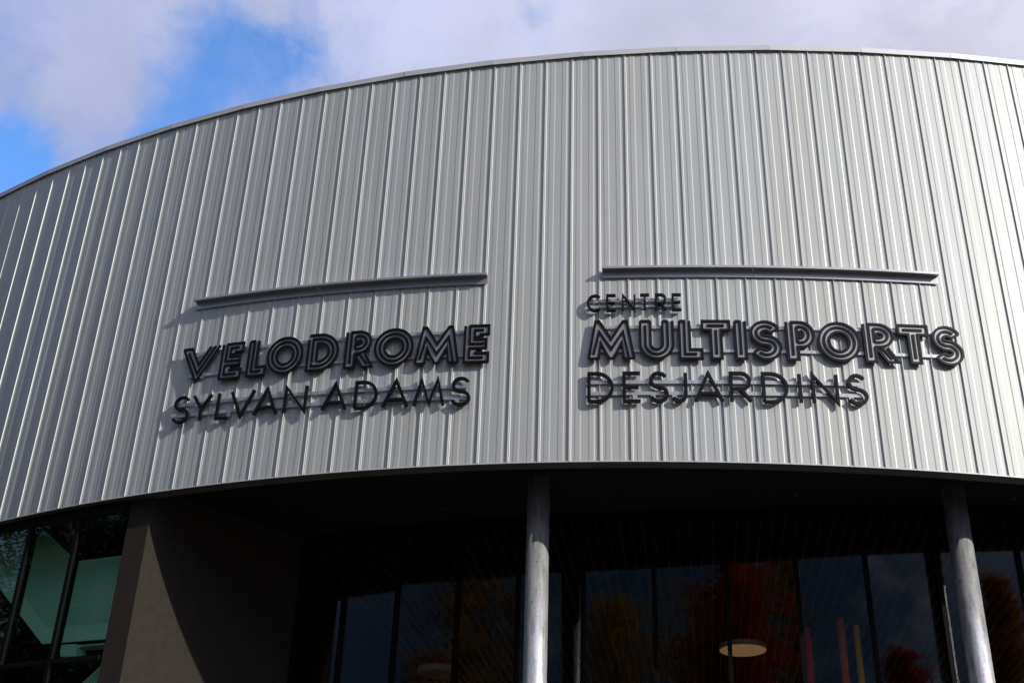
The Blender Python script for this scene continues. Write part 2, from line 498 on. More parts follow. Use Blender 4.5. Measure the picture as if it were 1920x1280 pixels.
def post(x, y, h, r, mat, label):
    e = MB(); e.tube((x, y, 0.03), (x, y, h), r, r, 24); e.tube((x, y, h), (x, y, h + 0.012), r * 0.9, r * 0.8, 24)
    o = e.build('painted_post', mat)
    for p in o.data.polygons: p.use_smooth = len(p.vertices) == 4
    tag(o, label, 'post', 'painted posts standing in the lobby')
post(4.257, 16.75, 4.829 + CAMZ, 0.046, M['red'], 'slim red post behind the entrance glass, next to the mullion')
post(4.733, 16.75, 4.973 + CAMZ, 0.053, M['orange'], 'slim orange post, the tallest painted post behind the entrance glass')
post(4.948, 16.75, 4.883 + CAMZ, 0.044, M['yellow'], 'slim yellow post behind the entrance glass, beside the orange post')

# ------------------------------------------------------------------ sign lettering
def clampline(pts, h):
    return pts

def offset_line(pts, d, h=None, closed=False):
    """offset a polyline to its left by d (2D); joints beyond [0,h] are cut flat"""
    n = len(pts); out = []
    def seg(i, j):
        ax, ay = pts[i]; bx, by = pts[j]
        dx, dy = bx - ax, by - ay; L = math.hypot(dx, dy)
        nx, ny = -dy / L, dx / L
        return (ax + nx * d, ay + ny * d, dx / L, dy / L)
    for i in range(n):
        if not closed and i == 0:
            x, y, _, _ = seg(0, 1); out.append((x, y)); continue
        if not closed and i == n - 1:
            x, y, dx, dy = seg(n - 2, n - 1)
            L = math.hypot(pts[n - 1][0] - pts[n - 2][0], pts[n - 1][1] - pts[n - 2][1])
            out.append((x + dx * L, y + dy * L)); continue
        x1, y1, ax, ay = seg((i - 1) % n, i); x2, y2, bx, by = seg(i, (i + 1) % n)
        cr = ax * by - ay * bx
        if abs(cr) < 1e-6:
            out.append((x2, y2)); continue
        t = ((x2 - x1) * by - (y2 - y1) * bx) / cr
        px, py = x1 + ax * t, y1 + ay * t
        if h is not None and (py > h + 1e-4 or py < -1e-4):
            lim = h if py > h else 0.0
            ta = (lim - y1) / ay; tb = (lim - y2) / by
            out.append((x1 + ax * ta, lim)); out.append((x2 + bx * tb, lim))
        else:
            out.append((px, py))
    return out

def arc(cx, cy, rx, ry, a0, a1, n=18):
    return [(cx + rx * math.cos(math.radians(a0 + (a1 - a0) * i / n)), cy + ry * math.sin(math.radians(a0 + (a1 - a0) * i / n))) for i in range(n + 1)]

class Letter:
    def __init__(self, s_left, w, zbase, slope, t, back, front, shear=0.0):
        self.mb = MB(); self.sc = s_left + w / 2; self.w = w; self.zb = zbase; self.t = t
        self.back = back; self.front = front; self.k = 0; self.slope = slope
        self.T, self.Nn = nt(self.sc); self.o = wp(self.sc, 0, 0)
    def P(self, x, y, off):
        dx = x - self.w / 2
        return self.o + self.T * dx + self.Nn * (off + dx * dx * 0) + up * (self.zb + self.slope * dx + y)
    def ribbon(self, pts, t=None, back=None, front=None, mi_front=0, closed=False):
        pts = [p for j, p in enumerate(pts) if j == 0 or math.hypot(p[0] - pts[j - 1][0], p[1] - pts[j - 1][1]) > 1e-5]
        t = t or self.t; back = self.back if back is None else back; front = self.front if front is None else front
        front -= self.k * 0.0004; self.k += 1
        L = offset_line(pts, t / 2, None, closed); Rr = offset_line(pts, -t / 2, None, closed)
        # limit very long mitres
        for i in range(len(pts)):
            for Q in (L, Rr):
                dx, dy = Q[i][0] - pts[i][0], Q[i][1] - pts[i][1]
                l = math.hypot(dx, dy)
                if l > t * 1.15:
                    Q[i] = (pts[i][0] + dx / l * t * 1.15, pts[i][1] + dy / l * t * 1.15)
        n = len(pts); vs = []
        for i in range(n):
            vs += [self.P(*L[i], front), self.P(*Rr[i], front), self.P(*L[i], back), self.P(*Rr[i], back)]
        m = n if closed else n - 1
        ff = []; fs = []
        for i in range(m):
            a = 4 * i; b = 4 * ((i + 1) % n)
            ff.append((a, a + 1, b + 1, b))
            fs += [(a + 2, a, b, b + 2), (a + 1, a + 3, b + 3, b + 1), (a + 3, a + 2, b + 2, b + 3)]
        if not closed:
            fs += [(0, 2, 3, 1), (4 * n - 4, 4 * n - 3, 4 * n - 1, 4 * n - 2)]
        self.mb.add(vs, ff, mi_front)
        b0 = len(self.mb.v) - len(vs)
        for f in fs:
            self.mb.f.append(tuple(b0 + i for i in f)); self.mb.mi.append(0)

T3, D3 = 0.036, 0.0685           # stroke width and line spacing of the triple-line letters

def triple(ch, s_left, w, zbase, slope, H):
    L = Letter(s_left, w, zbase, slope, T3, 0.033, 0.068)
    i = T3 / 2
    h = H - T3; W = w - T3; d = D3
    o = lambda pts: [(x + i, y + i) for x, y in pts]
    FB = 0.054                                              # grey face level
    def line(*pts): L.ribbon(o(pts), front=0.068, back=FB - 0.004)
    def body(pts, closed=False, width=2 * D3 + T3): L.ribbon(o(pts), t=width, back=0.033, front=FB, mi_front=1, closed=closed)
    def band(c, capa=True, capb=False, clip=True, closed=False):
        hh = h if clip else None
        Ls = [offset_line(c, k * d, hh, closed) for k in (1, 0, -1)]
        bl = offset_line(c, 0, hh, closed)
        outer = offset_line(c, d + T3 / 2, h + T3 / 2 if clip else None, closed)
        return Ls
    def quadstrip(A, B, front, back, mi):
        # surface between two polylines of equal length (a band's grey body)
        n = len(A); front -= L.k * 0.0004; L.k += 1
        vs = []
        for a_, b_ in zip(A, B):
            vs += [L.P(a_[0] + i, a_[1] + i, front), L.P(b_[0] + i, b_[1] + i, front), L.P(a_[0] + i, a_[1] + i, back), L.P(b_[0] + i, b_[1] + i, back)]
        b0 = len(L.mb.v); L.mb.v += [tuple(v) for v in vs]
        for j in range(n - 1):
            p = b0 + 4 * j; q = p + 4
            L.mb.f.append((p, p + 1, q + 1, q)); L.mb.mi.append(mi)
            for f in ((p + 2, p, q, q + 2), (p + 1, p + 3, q + 3, q + 1)):
                L.mb.f.append(f); L.mb.mi.append(0)
    if ch == 'V':
        c = [(d, h), (W * 0.47, 0.36 * h), (W - d, h)]
        vx = W * 0.47
        c[1] = (vx, 0.0); 
        # centre line placed so that the outer line just reaches the baseline
        ang = math.atan2(W / 2 - d, h); yv = min(0.42 * h, d / math.sin(math.atan2(W / 2 - d, h * 0.75)))
        c = [(d, h), (vx, yv), (W - d, h)]
        a, b_, e = band(c, clip=False)
        a = [a[0], a[1], a[2]]; 
        f = lambda P: [(P[0][0] + (h - P[0][1]) * (P[0][0] - P[1][0]) / (P[0][1] - P[1][1]), h), P[1], (P[2][0] + (h - P[2][1]) * (P[2][0] - P[1][0]) / (P[2][1] - P[1][1]), h)]
        a, b_, e = f(a), f(b_), f(e)
        e = [(x, max(0, y)) for x, y in e]
        quadstrip(a, e, FB, 0.033, 1)
        line(*a); line(*e)
        line((b_[0][0] + 0.02, h - d), b_[1], b_[2]); line(a[0], e[0])
    elif ch == 'M':
        ax = W * 0.24; mx = W * 0.50
        c = [(d, 0), (ax, 0.70 * h), (mx, 0.27 * h), (W - ax, 0.70 * h), (W - d, 0)]
        def mline(k):
            # k=+1 upper/outer, 0 centre, -1 lower/inner : explicit construction
            sl_ = 0.16 * h / h
            return None
        outer = [(0, 0), (W * 0.155, h), (W * 0.235, h), (mx, 0.52 * h), (W - W * 0.235, h), (W - W * 0.155, h), (W, 0)]
        mid = [(d, d), (W * 0.235, 0.72 * h), (mx, 0.25 * h), (W - W * 0.235, 0.72 * h), (W - d, 0.0)]
        inner = [(2 * d, 0), (2 * d + W * 0.045, 0.44 * h), (mx - 0.03, 0.0), (mx + 0.03, 0.0), (W - 2 * d - W * 0.045, 0.44 * h), (W - 2 * d, 0)]
        A = [outer[0], outer[1], outer[2], outer[3], outer[4], outer[5], outer[6]]
        B = [inner[0], inner[1], inner[1], (mx, 0.0), inner[4], inner[4], inner[5]]
        quadstrip(A, B, FB, 0.033, 1)
        line(*outer); line(*mid); line(*inner[:3]); line(*inner[3:]); line(inner[2], inner[3])
        line((0, 0), (2 * d, 0)); line((W - 2 * d, 0), (W, 0))
    elif ch == 'E':
        body([(d, 0), (d, h)]);
        for yy in (h - d, h / 2, d): body([(2 * d, yy), (W - (0.03 if yy == h / 2 else 0), yy)])
        q = h / 2; e = 0.035
        line((0, h), (0, 0), (W, 0), (W, 2 * d), (2 * d, 2 * d))
        line((W - .06, q), (d, q), (d, h), (W, h), (W, h - 2 * d), (3 * d, h - 2 * d))
        line((W - d, h - d), (2 * d, h - d), (2 * d, q + d), (W - e, q + d), (W - e, q - d), (d, q - d), (d, d), (W - d, d))
    elif ch == 'L':
        body([(d, 0), (d, h)]); body([(2 * d, d), (W, d)])
        line((0, h), (0, 0), (W, 0), (W, 2 * d), (2 * d, 2 * d), (2 * d, h))
        line((0, h), (d, h), (d, d), (W - d, d))
    elif ch == 'I':
        body([(d, 0), (d, h)])
        line((0, h), (0, 0), (2 * d, 0), (2 * d, h)); line((0, h), (d, h), (d, d))
    elif ch == 'T':
        m_ = W / 2
        body([(0, h - d), (W, h - d)]); body([(m_, 0), (m_, h - 2 * d)])
        line((0, h - 2 * d), (0, h), (W, h), (W, h - 2 * d), (m_ + d, h - 2 * d), (m_ + d, 0), (m_ - d, 0), (m_ - d, h - 2 * d), (0, h - 2 * d))
        line((d, h - d), (W - d, h - d)); line((m_, h - 2 * d), (m_, d))
    elif ch == 'O':
        rs = [(W / 2 - k * d, h / 2 - k * d) for k in range(3)]
        quadstrip(arc(W / 2, h / 2, W / 2, h / 2, 0, 360, 48), arc(W / 2, h / 2, W / 2 - 2 * d, h / 2 - 2 * d, 0, 360, 48), FB, 0.033, 1)
        for rx, ry in rs:
            L.ribbon(o(arc(W / 2, h / 2, rx, ry, 0, 360, 48)[:-1]), back=FB - 0.004, closed=True)
    elif ch == 'D':
        cx = W - h / 2; r = h / 2
        if cx < 2 * d: cx = 2 * d; 
        rx = W - cx
        A = [(0, 0), (0, h)] 
        body([(d, 0), (d, h)])
        quadstrip([(2 * d, h)] + arc(cx, r, rx, r, 90, -90, 26) + [(2 * d, 0)], [(2 * d, h - 2 * d)] + arc(cx, r, rx - 2 * d, r - 2 * d, 90, -90, 26) + [(2 * d, 2 * d)], FB, 0.033, 1)
        line(*([(0.01, h)] + arc(cx, r, rx, r, 90, -90, 26) + [(0, 0), (0, h - d)]))
        line(*([(d, 2 * d), (d, h - d)] + arc(cx, r, rx - d, r - d, 90, -90, 26) + [(d, d), (d, 1.7 * d)]))
        line(*([(2 * d, 2.2 * d), (2 * d, h - 2 * d)] + arc(cx, r, rx - 2 * d, r - 2 * d, 90, -90, 26) + [(3 * d, 2 * d)]))
    elif ch in 'PR':
        yb = h * (0.34 if ch == 'P' else 0.40)
        cyb = (h + yb) / 2; ry = (h - yb) / 2; cx = W * (0.52 if ch == 'P' else 0.46); rx = W * (1.0 if ch == 'P' else 0.90) - cx
        body([(d, 0), (d, h)])
        i2 = max(0.012, ry - 2 * d)
        quadstrip([(2 * d, h)] + arc(cx, cyb, rx, ry, 90, -90, 22) + [(2 * d, yb)], [(2 * d, cyb + i2)] + arc(cx, cyb, max(.02, rx - 2 * d), i2, 90, -90, 22) + [(2 * d, cyb - i2)], FB, 0.033, 1)
        if ch == 'P':
            line(*([(0, h), (0, 0), (2 * d, 0), (2 * d, yb)] + arc(cx, cyb, rx, ry, -90, 90, 22) + [(d, h), (d, d)]))
        else:
            line((0, h), (0, 0), (2 * d, 0), (2 * d, yb))
            line(*([(d, d), (d, h)] + arc(cx, cyb, rx, ry, 90, -90, 22) + [(2 * d, yb)]))
        line(*([(2 * d, h - d)] + arc(cx, cyb, rx - d, ry - d, 90, -90, 22) + [(2 * d, yb + d)]))
        line(*([(2.6 * d, cyb + i2)] + arc(cx, cyb, max(.025, rx - 2 * d), i2, 90, -90, 14) + [(2.6 * d, cyb - i2), (2.6 * d, cyb + i2)]))
        line((2 * d, h - d), (2 * d, yb + d))
        if ch == 'R':
            x0 = W * 0.52; x1 = W - d
            body([(x0, yb - T3), (x1, 0)], width=2.1 * d)
            line((x0 - d, yb - T3 * .8), (x1 - d * 1.1, 0), (x1 + d, 0), (x0 + d * 1.1, yb - T3 * .3)); line((x0, yb - T3 * .6), (x1 - 0.01, d * .7))
    elif ch == 'U':
        r = W / 2
        pts = lambda k: [(k * d, h)] + arc(r, r, r - k * d, r - k * d, 180, 360, 24) + [(W - k * d, h)]
        quadstrip(pts(0), pts(2), FB, 0.033, 1)
        a = pts(0); b_ = pts(1); c = pts(2)
        line(*a); line((b_[0][0], h - d), *b_[1:]); line(*c); line(a[0], c[0]); line(b_[-1], c[-1])
    elif ch == 'S':
        r = (h - 2 * d) / 4; rx = (W - 2 * d) / 2; cx = W / 2
        c = arc(cx, h - d - r, rx, r, 22, 270, 26) + arc(cx, d + r, rx, r, 90, -158, 26)[1:]
        a, b_, e = [offset_line(c, k * d) for k in (1, 0, -1)]
        quadstrip(a, e, FB, 0.033, 1)
        line(*a); line(*b_[2:-2]); line(*e); line(a[0], e[0]); line(a[-1], e[-1])
    return L

def thin(ch, s_left, w, zbase, slope, H, t, back, front):
    L = Letter(s_left, w, zbase, slope, t, back, front)
    i = t / 2; h = H - t; W = w - t
    o = lambda pts: [(x + i, y + i) for x, y in pts]
    def line(*pts): L.ribbon(o(pts))
    if ch == 'S':
        r = h / 4
        line(*(arc(W / 2, h - r, W / 2 * .92, r, 28, 270, 24) + arc(W / 2, r, W / 2, r, 90, -158, 24)[1:]))
    elif ch == 'Y': line((0, h), (W / 2, h * .45), (W, h)); line((W / 2, h * .45), (W / 2, 0))
    elif ch == 'L': line((0, h), (0, 0), (W, 0))
    elif ch == 'V': line((0, h), (W / 2, 0), (W, h))
    elif ch == 'A': line((0, 0), (W / 2, h), (W, 0)); line((W * .17, h * .27), (W * .83, h * .27))
    elif ch == 'N': line((0, 0), (0, h), (W, 0), (W, h))
    elif ch == 'D': line(*([(0, 0), (0, h)] + arc(W - h / 2 if W > h / 2 else W * .3, h / 2, min(W * .7, h / 2), h / 2, 90, -90, 24) + [(0, 0)]))
    elif ch == 'M': line((0, 0), (W * .22, h), (W / 2, h * .06), (W * .78, h), (W, 0))
    elif ch == 'C': line(*arc(W / 2 * 1.12, h / 2, W / 2 * 1.12, h / 2, 52, 308, 30))
    elif ch == 'E': line((W, h), (0, h), (0, 0), (W, 0)); line((0, h * .5), (W * .9, h * .5))
    elif ch == 'T': line((0, h), (W, h)); line((W / 2, h), (W / 2, 0))
    elif ch == 'R':
        line(*([(0, 0), (0, h)] + arc(W * .55, h * .72, W * .42, h * .28, 90, -90, 18) + [(0, h * .44)])); line((W * .48, h * .44), (W, 0))
    elif ch == 'J': line(*([(W, h), (W, h * .26)] + arc(W * .46, h * .26, W * .54, h * .26, 0, -150, 16)))
    elif ch == 'I': line((W / 2, 0), (W / 2, h))
    return L

def sign(label, letters, zb, H, rails, rail_s, maker, tabs=()):
    s_mid = (rail_s[0] + rail_s[1]) / 2
    e = empty('sign_lettering', wp(s_mid, 0.04, zb(s_mid)))
    tag(e, label, 'sign', 'sign lettering on the metal drum')
    for dz, hh in rails:
        mb = MB()
        sweep(mb, frange(rail_s[0], rail_s[1], 0.35), [(0.0205, -hh / 2), (0.0315, -hh / 2), (0.0315, hh / 2), (0.0205, hh / 2)], lambda s: zb(s) + dz)
        # fixing screws at the standing seams
        k = math.ceil(rail_s[0] / PW)
        while k * PW < rail_s[1]:
            s = k * PW + 0.008
            t_, n_ = nt(s); c = wp(s, 0.0315, zb(s) + dz)
            mb.tube(c, c + n_ * 0.004, 0.006, 0.005, 8, 1)
            k += 1
        for (ts, tz) in tabs:
            if abs(tz - dz) < 1e-6:
                t_, n_ = nt(ts)
                mb.obox(wp(ts, 0.0275, zb(ts) + dz - hh / 2 - 0.035), t_ * 0.03, n_ * 0.004, up * 0.035)
        mb.build('rail', [M['rail'], M['frame']], e)
    for (ch, a, b) in letters:
        sc = (a + b) / 2
        L = maker(ch, a, b - a, zb(sc), (zb(sc + .1) - zb(sc - .1)) / .2, H)
        o = L.mb.build('letter', [M['letter'], M['inlay']], e)
        o['label'] = 'black letter ' + ch

zV = lambda s: CAMZ + 7.775 - 0.0335 * (s + 1.28)
zS = lambda s: CAMZ + 7.150 - 0.037 * (s + 1.9)
zC = lambda s: CAMZ + 8.497 - 0.004 * (s - 0.9)
zM = lambda s: CAMZ + 7.735 + 0.0047 * (s - 2) ** 2
zD = lambda s: CAMZ + 7.096 + 0.0040 * (s - 1.7) ** 2
sign('heavy black triple-line lettering reading VELODROME, left of the centre seam',
     [('V', -5.873, -5.222), ('E', -5.191, -4.813), ('L', -4.739, -4.412), ('O', -4.420, -3.842), ('D', -3.786, -3.290), ('R', -3.202, -2.758), ('O', -2.763, -2.178), ('M', -2.165, -1.513), ('E', -1.465, -1.094)],
     zV, 0.605, ((0.510, 0.045), (0.140, 0.045)), (-5.74, -1.14), triple)
sign('thin black lettering in two words beneath the left heavy triple-line word',
     [('S', -5.874, -5.590), ('Y', -5.560, -5.220), ('L', -5.136, -4.908), ('V', -4.926, -4.520), ('A', -4.530, -4.136), ('N', -4.054, -3.700), ('A', -3.471, -3.087), ('D', -2.989, -2.647), ('A', -2.584, -2.191), ('M', -2.135, -1.684), ('S', -1.603, -1.331)],
     zS, 0.440, ((0.310, 0.05), (0.137, 0.05)), (-5.80, -1.36), lambda c, a, w, z, sl_, H: thin(c, a, w, z, sl_, H, 0.043, 0.032, 0.068), tabs=((-4.93, 0.137), (-1.52, 0.137)))
sign('small thin black lettering reading CENTRE, under the right metal channel',
     [('C', 0.246, 0.448), ('E', 0.509, 0.656), ('N', 0.724, 0.915), ('T', 0.962, 1.116), ('R', 1.179, 1.337), ('E', 1.408, 1.550)],
     zC, 0.268, ((0.177, 0.028), (0.092, 0.028)), (0.28, 1.54), lambda c, a, w, z, sl_, H: thin(c, a, w, z, sl_, H, 0.029, 0.032, 0.080))
sign('heavy black triple-line lettering reading MULTISPORTS, right of the centre seam',
     [('M', 0.249, 0.899), ('U', 0.949, 1.423), ('L', 1.477, 1.808), ('T', 1.783, 2.185), ('I', 2.225, 2.402), ('S', 2.440, 2.863), ('P', 2.919, 3.316), ('O', 3.343, 3.930), ('R', 3.965, 4.435), ('T', 4.440, 4.879), ('S', 4.919, 5.335)],
     zM, 0.612, ((0.517, 0.045), (0.153, 0.045)), (0.31, 5.24), triple)
sign('thin black one-word lettering beneath the right heavy triple-line word',
     [('D', 0.249, 0.601), ('E', 0.716, 0.975), ('S', 1.063, 1.324), ('J', 1.366, 1.571), ('A', 1.650, 2.045), ('R', 2.121, 2.418), ('D', 2.546, 2.897), ('I', 3.014, 3.084), ('N', 3.198, 3.558), ('S', 3.669, 3.943)],
     zD, 0.460, ((0.319, 0.05), (0.152, 0.05)), (0.29, 3.86), lambda c, a, w, z, sl_, H: thin(c, a, w, z, sl_, H, 0.045, 0.032, 0.068), tabs=((0.88, 0.152), (1.12, 0.152), (1.40, 0.152), (3.72, 0.152)))

def channel(s0, s1, z0, label):
    mb = MB()
    sec = [(0.0205, 0.0), (0.030, 0.0), (0.030, 0.114), (0.112, 0.114), (0.112, 0.104), (0.120, 0.104), (0.120, 0.138), (0.0205, 0.144)]
    sec = list(reversed(sec))
    sm = (s0 + s1) / 2 - 0.25
    for a, b in ((s0, sm - 0.003), (sm + 0.003, s1)):
        sweep(mb, frange(a, b, 0.4), sec, z0)
    o = mb.build('metal_channel', M['channel'])
    tag(o, label, 'metal channel', 'metal channels above the lettering')
channel(-5.823, -1.172, lambda s: CAMZ + 9.055 - 0.0366 * (s + 1.172), 'curved grey metal channel on the drum above the VELODROME letters')
channel(0.458, 5.150, lambda s: CAMZ + 9.058 + 0.0022 * (s - 1.5) ** 2, 'curved grey metal channel on the drum above the MULTISPORTS letters')

# ------------------------------------------------------------------ trees reflected in the glass
import numpy as np
def tree(name, label, x, y, h, r, leaf, n, kind, seed, z0=2.0, size=0.055):
    rg = random.Random(seed); rn = np.random.default_rng(seed)
    e = empty(name, (x, y, 0)); tag(e, label, 'tree', 'trees around the forecourt')
    tk = MB()
    tk.tube((x, y, -0.02), (x, y, h * 0.5), 0.013 * h, 0.009 * h, 10)
    tk.tube((x, y, h * 0.5), (x, y, h * 0.97), 0.009 * h, 0.002 * h, 8)
    nl = 110
    A = []; B = []
    for k in range(nl):
        f = z0 / h + (0.97 - z0 / h) * (k + rg.random()) / nl
        an = k * 2.4 + rg.random()
        g = (f - z0 / h) / (1 - z0 / h)
        if kind == 'spire': rl = r * min(1, (1.03 - g) * 1.9) * rg.uniform(.45, 1.1); rise = 0.8
        elif kind == 'layered': rl = r * min(1, (1.04 - g) * 1.25) ** 0.8 * rg.uniform(.55, 1.15); rise = 0.42
        else: rl = r * math.sqrt(max(0.06, 1 - ((g - 0.45) / 0.58) ** 2)) * rg.uniform(.5, 1.1); rise = 0.4
        a = Vector((x, y, f * h - rl * rise * .5)); b = a + Vector((math.cos(an) * rl, math.sin(an) * rl, rl * rise))
        A.append(a); B.append(b); tk.tube(a, b, 0.0035 * h * (1 - f * .7), 0.008, 5)
    tk.build('trunk', M['bark'], e)
    A = np.array(A); B = np.array(B)
    idx = rn.integers(0, nl, n)
    ln = np.linalg.norm(B - A, axis=1)[idx]
    # leaves gather in sprays along each limb
    spray = rn.integers(0, 12, n)
    tt = np.clip((spray + 1.3) / 13.3 + rn.normal(0, .05, n), 0.08, 1.08)
    jit = rn.normal(0, 1, (nl * 12, 3)) * np.array([.42, .42, .30])
    c = A[idx] + (B - A)[idx] * tt[:, None]
    c = c + jit[idx * 12 + spray] * (0.25 + ln * 0.22)[:, None] + rn.normal(0, 1, (n, 3)) * np.array([.20, .20, .13]) * (0.55 + ln * 0.2)[:, None]
    u = rn.normal(0, 1, (n, 3)); u /= np.linalg.norm(u, axis=1)[:, None]
    w_ = np.cross(u, rn.normal(0, 1, (n, 3))); w_ /= np.linalg.norm(w_, axis=1)[:, None]
    sz = rn.uniform(.6, 1.3, n)[:, None] * size
    V = np.stack([c - u * sz, c + w_ * sz * .65, c + u * sz, c - w_ * sz * .65], 1).reshape(-1, 3)
    me = bpy.data.meshes.new('crown')
    me.vertices.add(4 * n); me.vertices.foreach_set('co', V.astype(np.float32).ravel())
    me.loops.add(4 * n); me.loops.foreach_set('vertex_index', np.arange(4 * n, dtype=np.int32))
    me.polygons.add(n); me.polygons.foreach_set('loop_start', np.arange(0, 4 * n, 4, dtype=np.int32))
    me.update(calc_edges=True)
    lt = rn.uniform(.15, .85, nl * 12)[idx * 12 + spray]
    at = me.attributes.new('leaf_tone', 'FLOAT', 'FACE'); at.data.foreach_set('value', np.clip(lt + rn.normal(0, .2, n), 0, 1).astype(np.float32))
    me.materials.append(leaf)
    o = bpy.data.objects.new('crown', me); COL.objects.link(o); o.parent = e; o.matrix_parent_inverse = Matrix.Translation(-e.location)

tree('maple_tree', 'tall red maple mirrored in the entrance glass around the lit disc lamp', -1.2, -6.2, 19.0, 3.4, M['leaf_red'], 90000, 'layered', 1, 4)
tree('birch_tree', 'tall sparse yellow tree mirrored right of the red maple', 0.5, -11.5, 20.0, 2.4, M['leaf_yel'], 30000, 'round', 2, 4)
tree('poplar_tree', 'shorter amber tree mirrored in the glass left of the first column', -16.0, -4.8, 17.0, 3.2, M['leaf_yel'], 52000, 'round', 3, 3)
tree('poplar_tree', 'amber tree mirrored directly beside the left edge of the first column', -13.8, -7.0, 17.6, 2.8, M['leaf_yel'], 44000, 'spire', 4, 3)
tree('poplar_tree', 'low amber tree mirrored just right of the first column', -7.9, -13.1, 16.6, 3.0, M['leaf_yel'], 42000, 'round', 5, 3)
tree('poplar_tree', 'dim yellow tree mirrored at the left foot of the red maple', -5.0, -17.0, 17.8, 3.6, M['leaf_yel'], 42000, 'round', 6, 3)
tree('poplar_tree', 'dark amber tree top mirrored over the unlit disc lamp', -20.2, -7.2, 14.4, 2.2, M['leaf_org'], 18000, 'round', 8, 3)
tree('maple_tree', 'low red tree top mirrored between the posts and the right column', 9.6, -16.8, 15.0, 3.0, M['leaf_red'], 32000, 'layered', 9, 3)
tree('maple_tree', 'orange tree mirrored right of the right column', 15.2, -9.6, 15.8, 2.4, M['leaf_org'], 32000, 'layered', 10, 3)
tree('pine_tree', 'dark green tree mirrored in the leftmost window', -28.0, 16.2, 19.5, 4.2, M['leaf_grn'], 50000, 'round', 11, 3, .08)
tree('pine_tree', 'dark green tree mirrored in the middle left window', -26.4, 11.6, 19.0, 3.4, M['leaf_grn'], 45000, 'round', 12, 3, .08)
tree('pine_tree', 'dark green tree with ragged edge mirrored in the left window beside the brown wall', -26.4, 8.2, 15.8, 2.4, M['leaf_grn'], 26000, 'round', 13, 3, .08)

# unseen leaf belt added to block low sky light: one uncountable mass
rn = np.random.default_rng(21)
nb = 90000
an = rn.uniform(math.radians(-120), math.radians(105), nb)
dist = rn.uniform(58, 72, nb)
top = 9 + 4 * np.sin(an * 9) + 2.5 * np.sin(an * 23 + 1) + 3 * np.sin(an * 4 + 2)
top = top + np.where(an > math.radians(15), 7.0, 0.0)  # screen raised on the sun side to cut more low sky light
zz = rn.uniform(0, 1, nb) ** 0.8 * np.maximum(5, top)
c = np.stack([np.sin(an) * dist, 5 - np.cos(an) * dist, zz], 1)
u = rn.normal(0, 1, (nb, 3)); u /= np.linalg.norm(u, axis=1)[:, None]
w_ = np.cross(u, rn.normal(0, 1, (nb, 3))); w_ /= np.linalg.norm(w_, axis=1)[:, None]
V = np.stack([c - u * .4, c + w_ * .28, c + u * .4, c - w_ * .28], 1).reshape(-1, 3)
me = bpy.data.meshes.new('leaf_sky_screen')
me.vertices.add(4 * nb); me.vertices.foreach_set('co', V.astype(np.float32).ravel())
me.loops.add(4 * nb); me.loops.foreach_set('vertex_index', np.arange(4 * nb, dtype=np.int32))
me.polygons.add(nb); me.polygons.foreach_set('loop_start', np.arange(0, 4 * nb, 4, dtype=np.int32))
me.update(calc_edges=True)
at = me.attributes.new('leaf_tone', 'FLOAT', 'FACE'); at.data.foreach_set('value', rn.uniform(0, 1, nb).astype(np.float32))
me.materials.append(M['leaf_grn'])
wd = bpy.data.objects.new('leaf_sky_screen', me); COL.objects.link(wd)
tag(wd, 'dark far leaf screen added out of view to dim the low sky', 'leaf_sky_screen', kind='stuff')

# ------------------------------------------------------------------ ground
g = MB(); S = 400
g.add([(-S, -S, -0.02), (S, -S, -0.02), (S, S, -0.02), (-S, S, -0.02)], [(0, 1, 2, 3)])
tag(g.build('ground', M['lawn']), kind='structure')
g = MB()
g.add([(-14, -3.0, -0.012), (30, -3.0, -0.012), (30, 20, -0.012), (-14, 20, -0.012)], [(0, 1, 2, 3)])
tag(g.build('pavement', M['paving']), kind='structure')

# ------------------------------------------------------------------ camera
cd = bpy.data.cameras.new('camera'); cam = bpy.data.objects.new('camera', cd); COL.objects.link(cam)
pitch, roll, f = 0.5043, 0.03439, 2280.5
cp, sn = math.cos(pitch), math.sin(pitch); cr, sr = math.cos(roll), math.sin(roll)
fw = Vector((0, cp, sn)); u0 = Vector((0, -sn, cp)); r0 = Vector((1, 0, 0))
right = r0 * cr + u0 * sr; upv = u0 * cr - r0 * sr
mat = Matrix(((right.x, upv.x, -fw.x, 0), (right.y, upv.y, -fw.y, 0), (right.z, upv.z, -fw.z, CAMZ), (0, 0, 0, 1)))
cam.matrix_world = mat
cd.sensor_width = 36; cd.lens = f / 1920 * 36; cd.clip_end = 3000; cd.clip_start = 0.1
SC.camera = cam

# ------------------------------------------------------------------ light
SAZ, SEL = math.radians(56), math.radians(29)       # azimuth from -Y towards +X
sd = Vector((math.sin(SAZ) * math.cos(SEL), -math.cos(SAZ) * math.cos(SEL), math.sin(SEL)))
ld = bpy.data.lights.new('sun', 'SUN'); lo = bpy.data.objects.new('sun', ld); COL.objects.link(lo)
ld.energy = 3.7; ld.angle = math.radians(0.5); ld.color = (1.0, 0.945, 0.86)
lo.rotation_euler = (-sd).to_track_quat('-Z', 'Y').to_euler(); lo.location = sd * 60

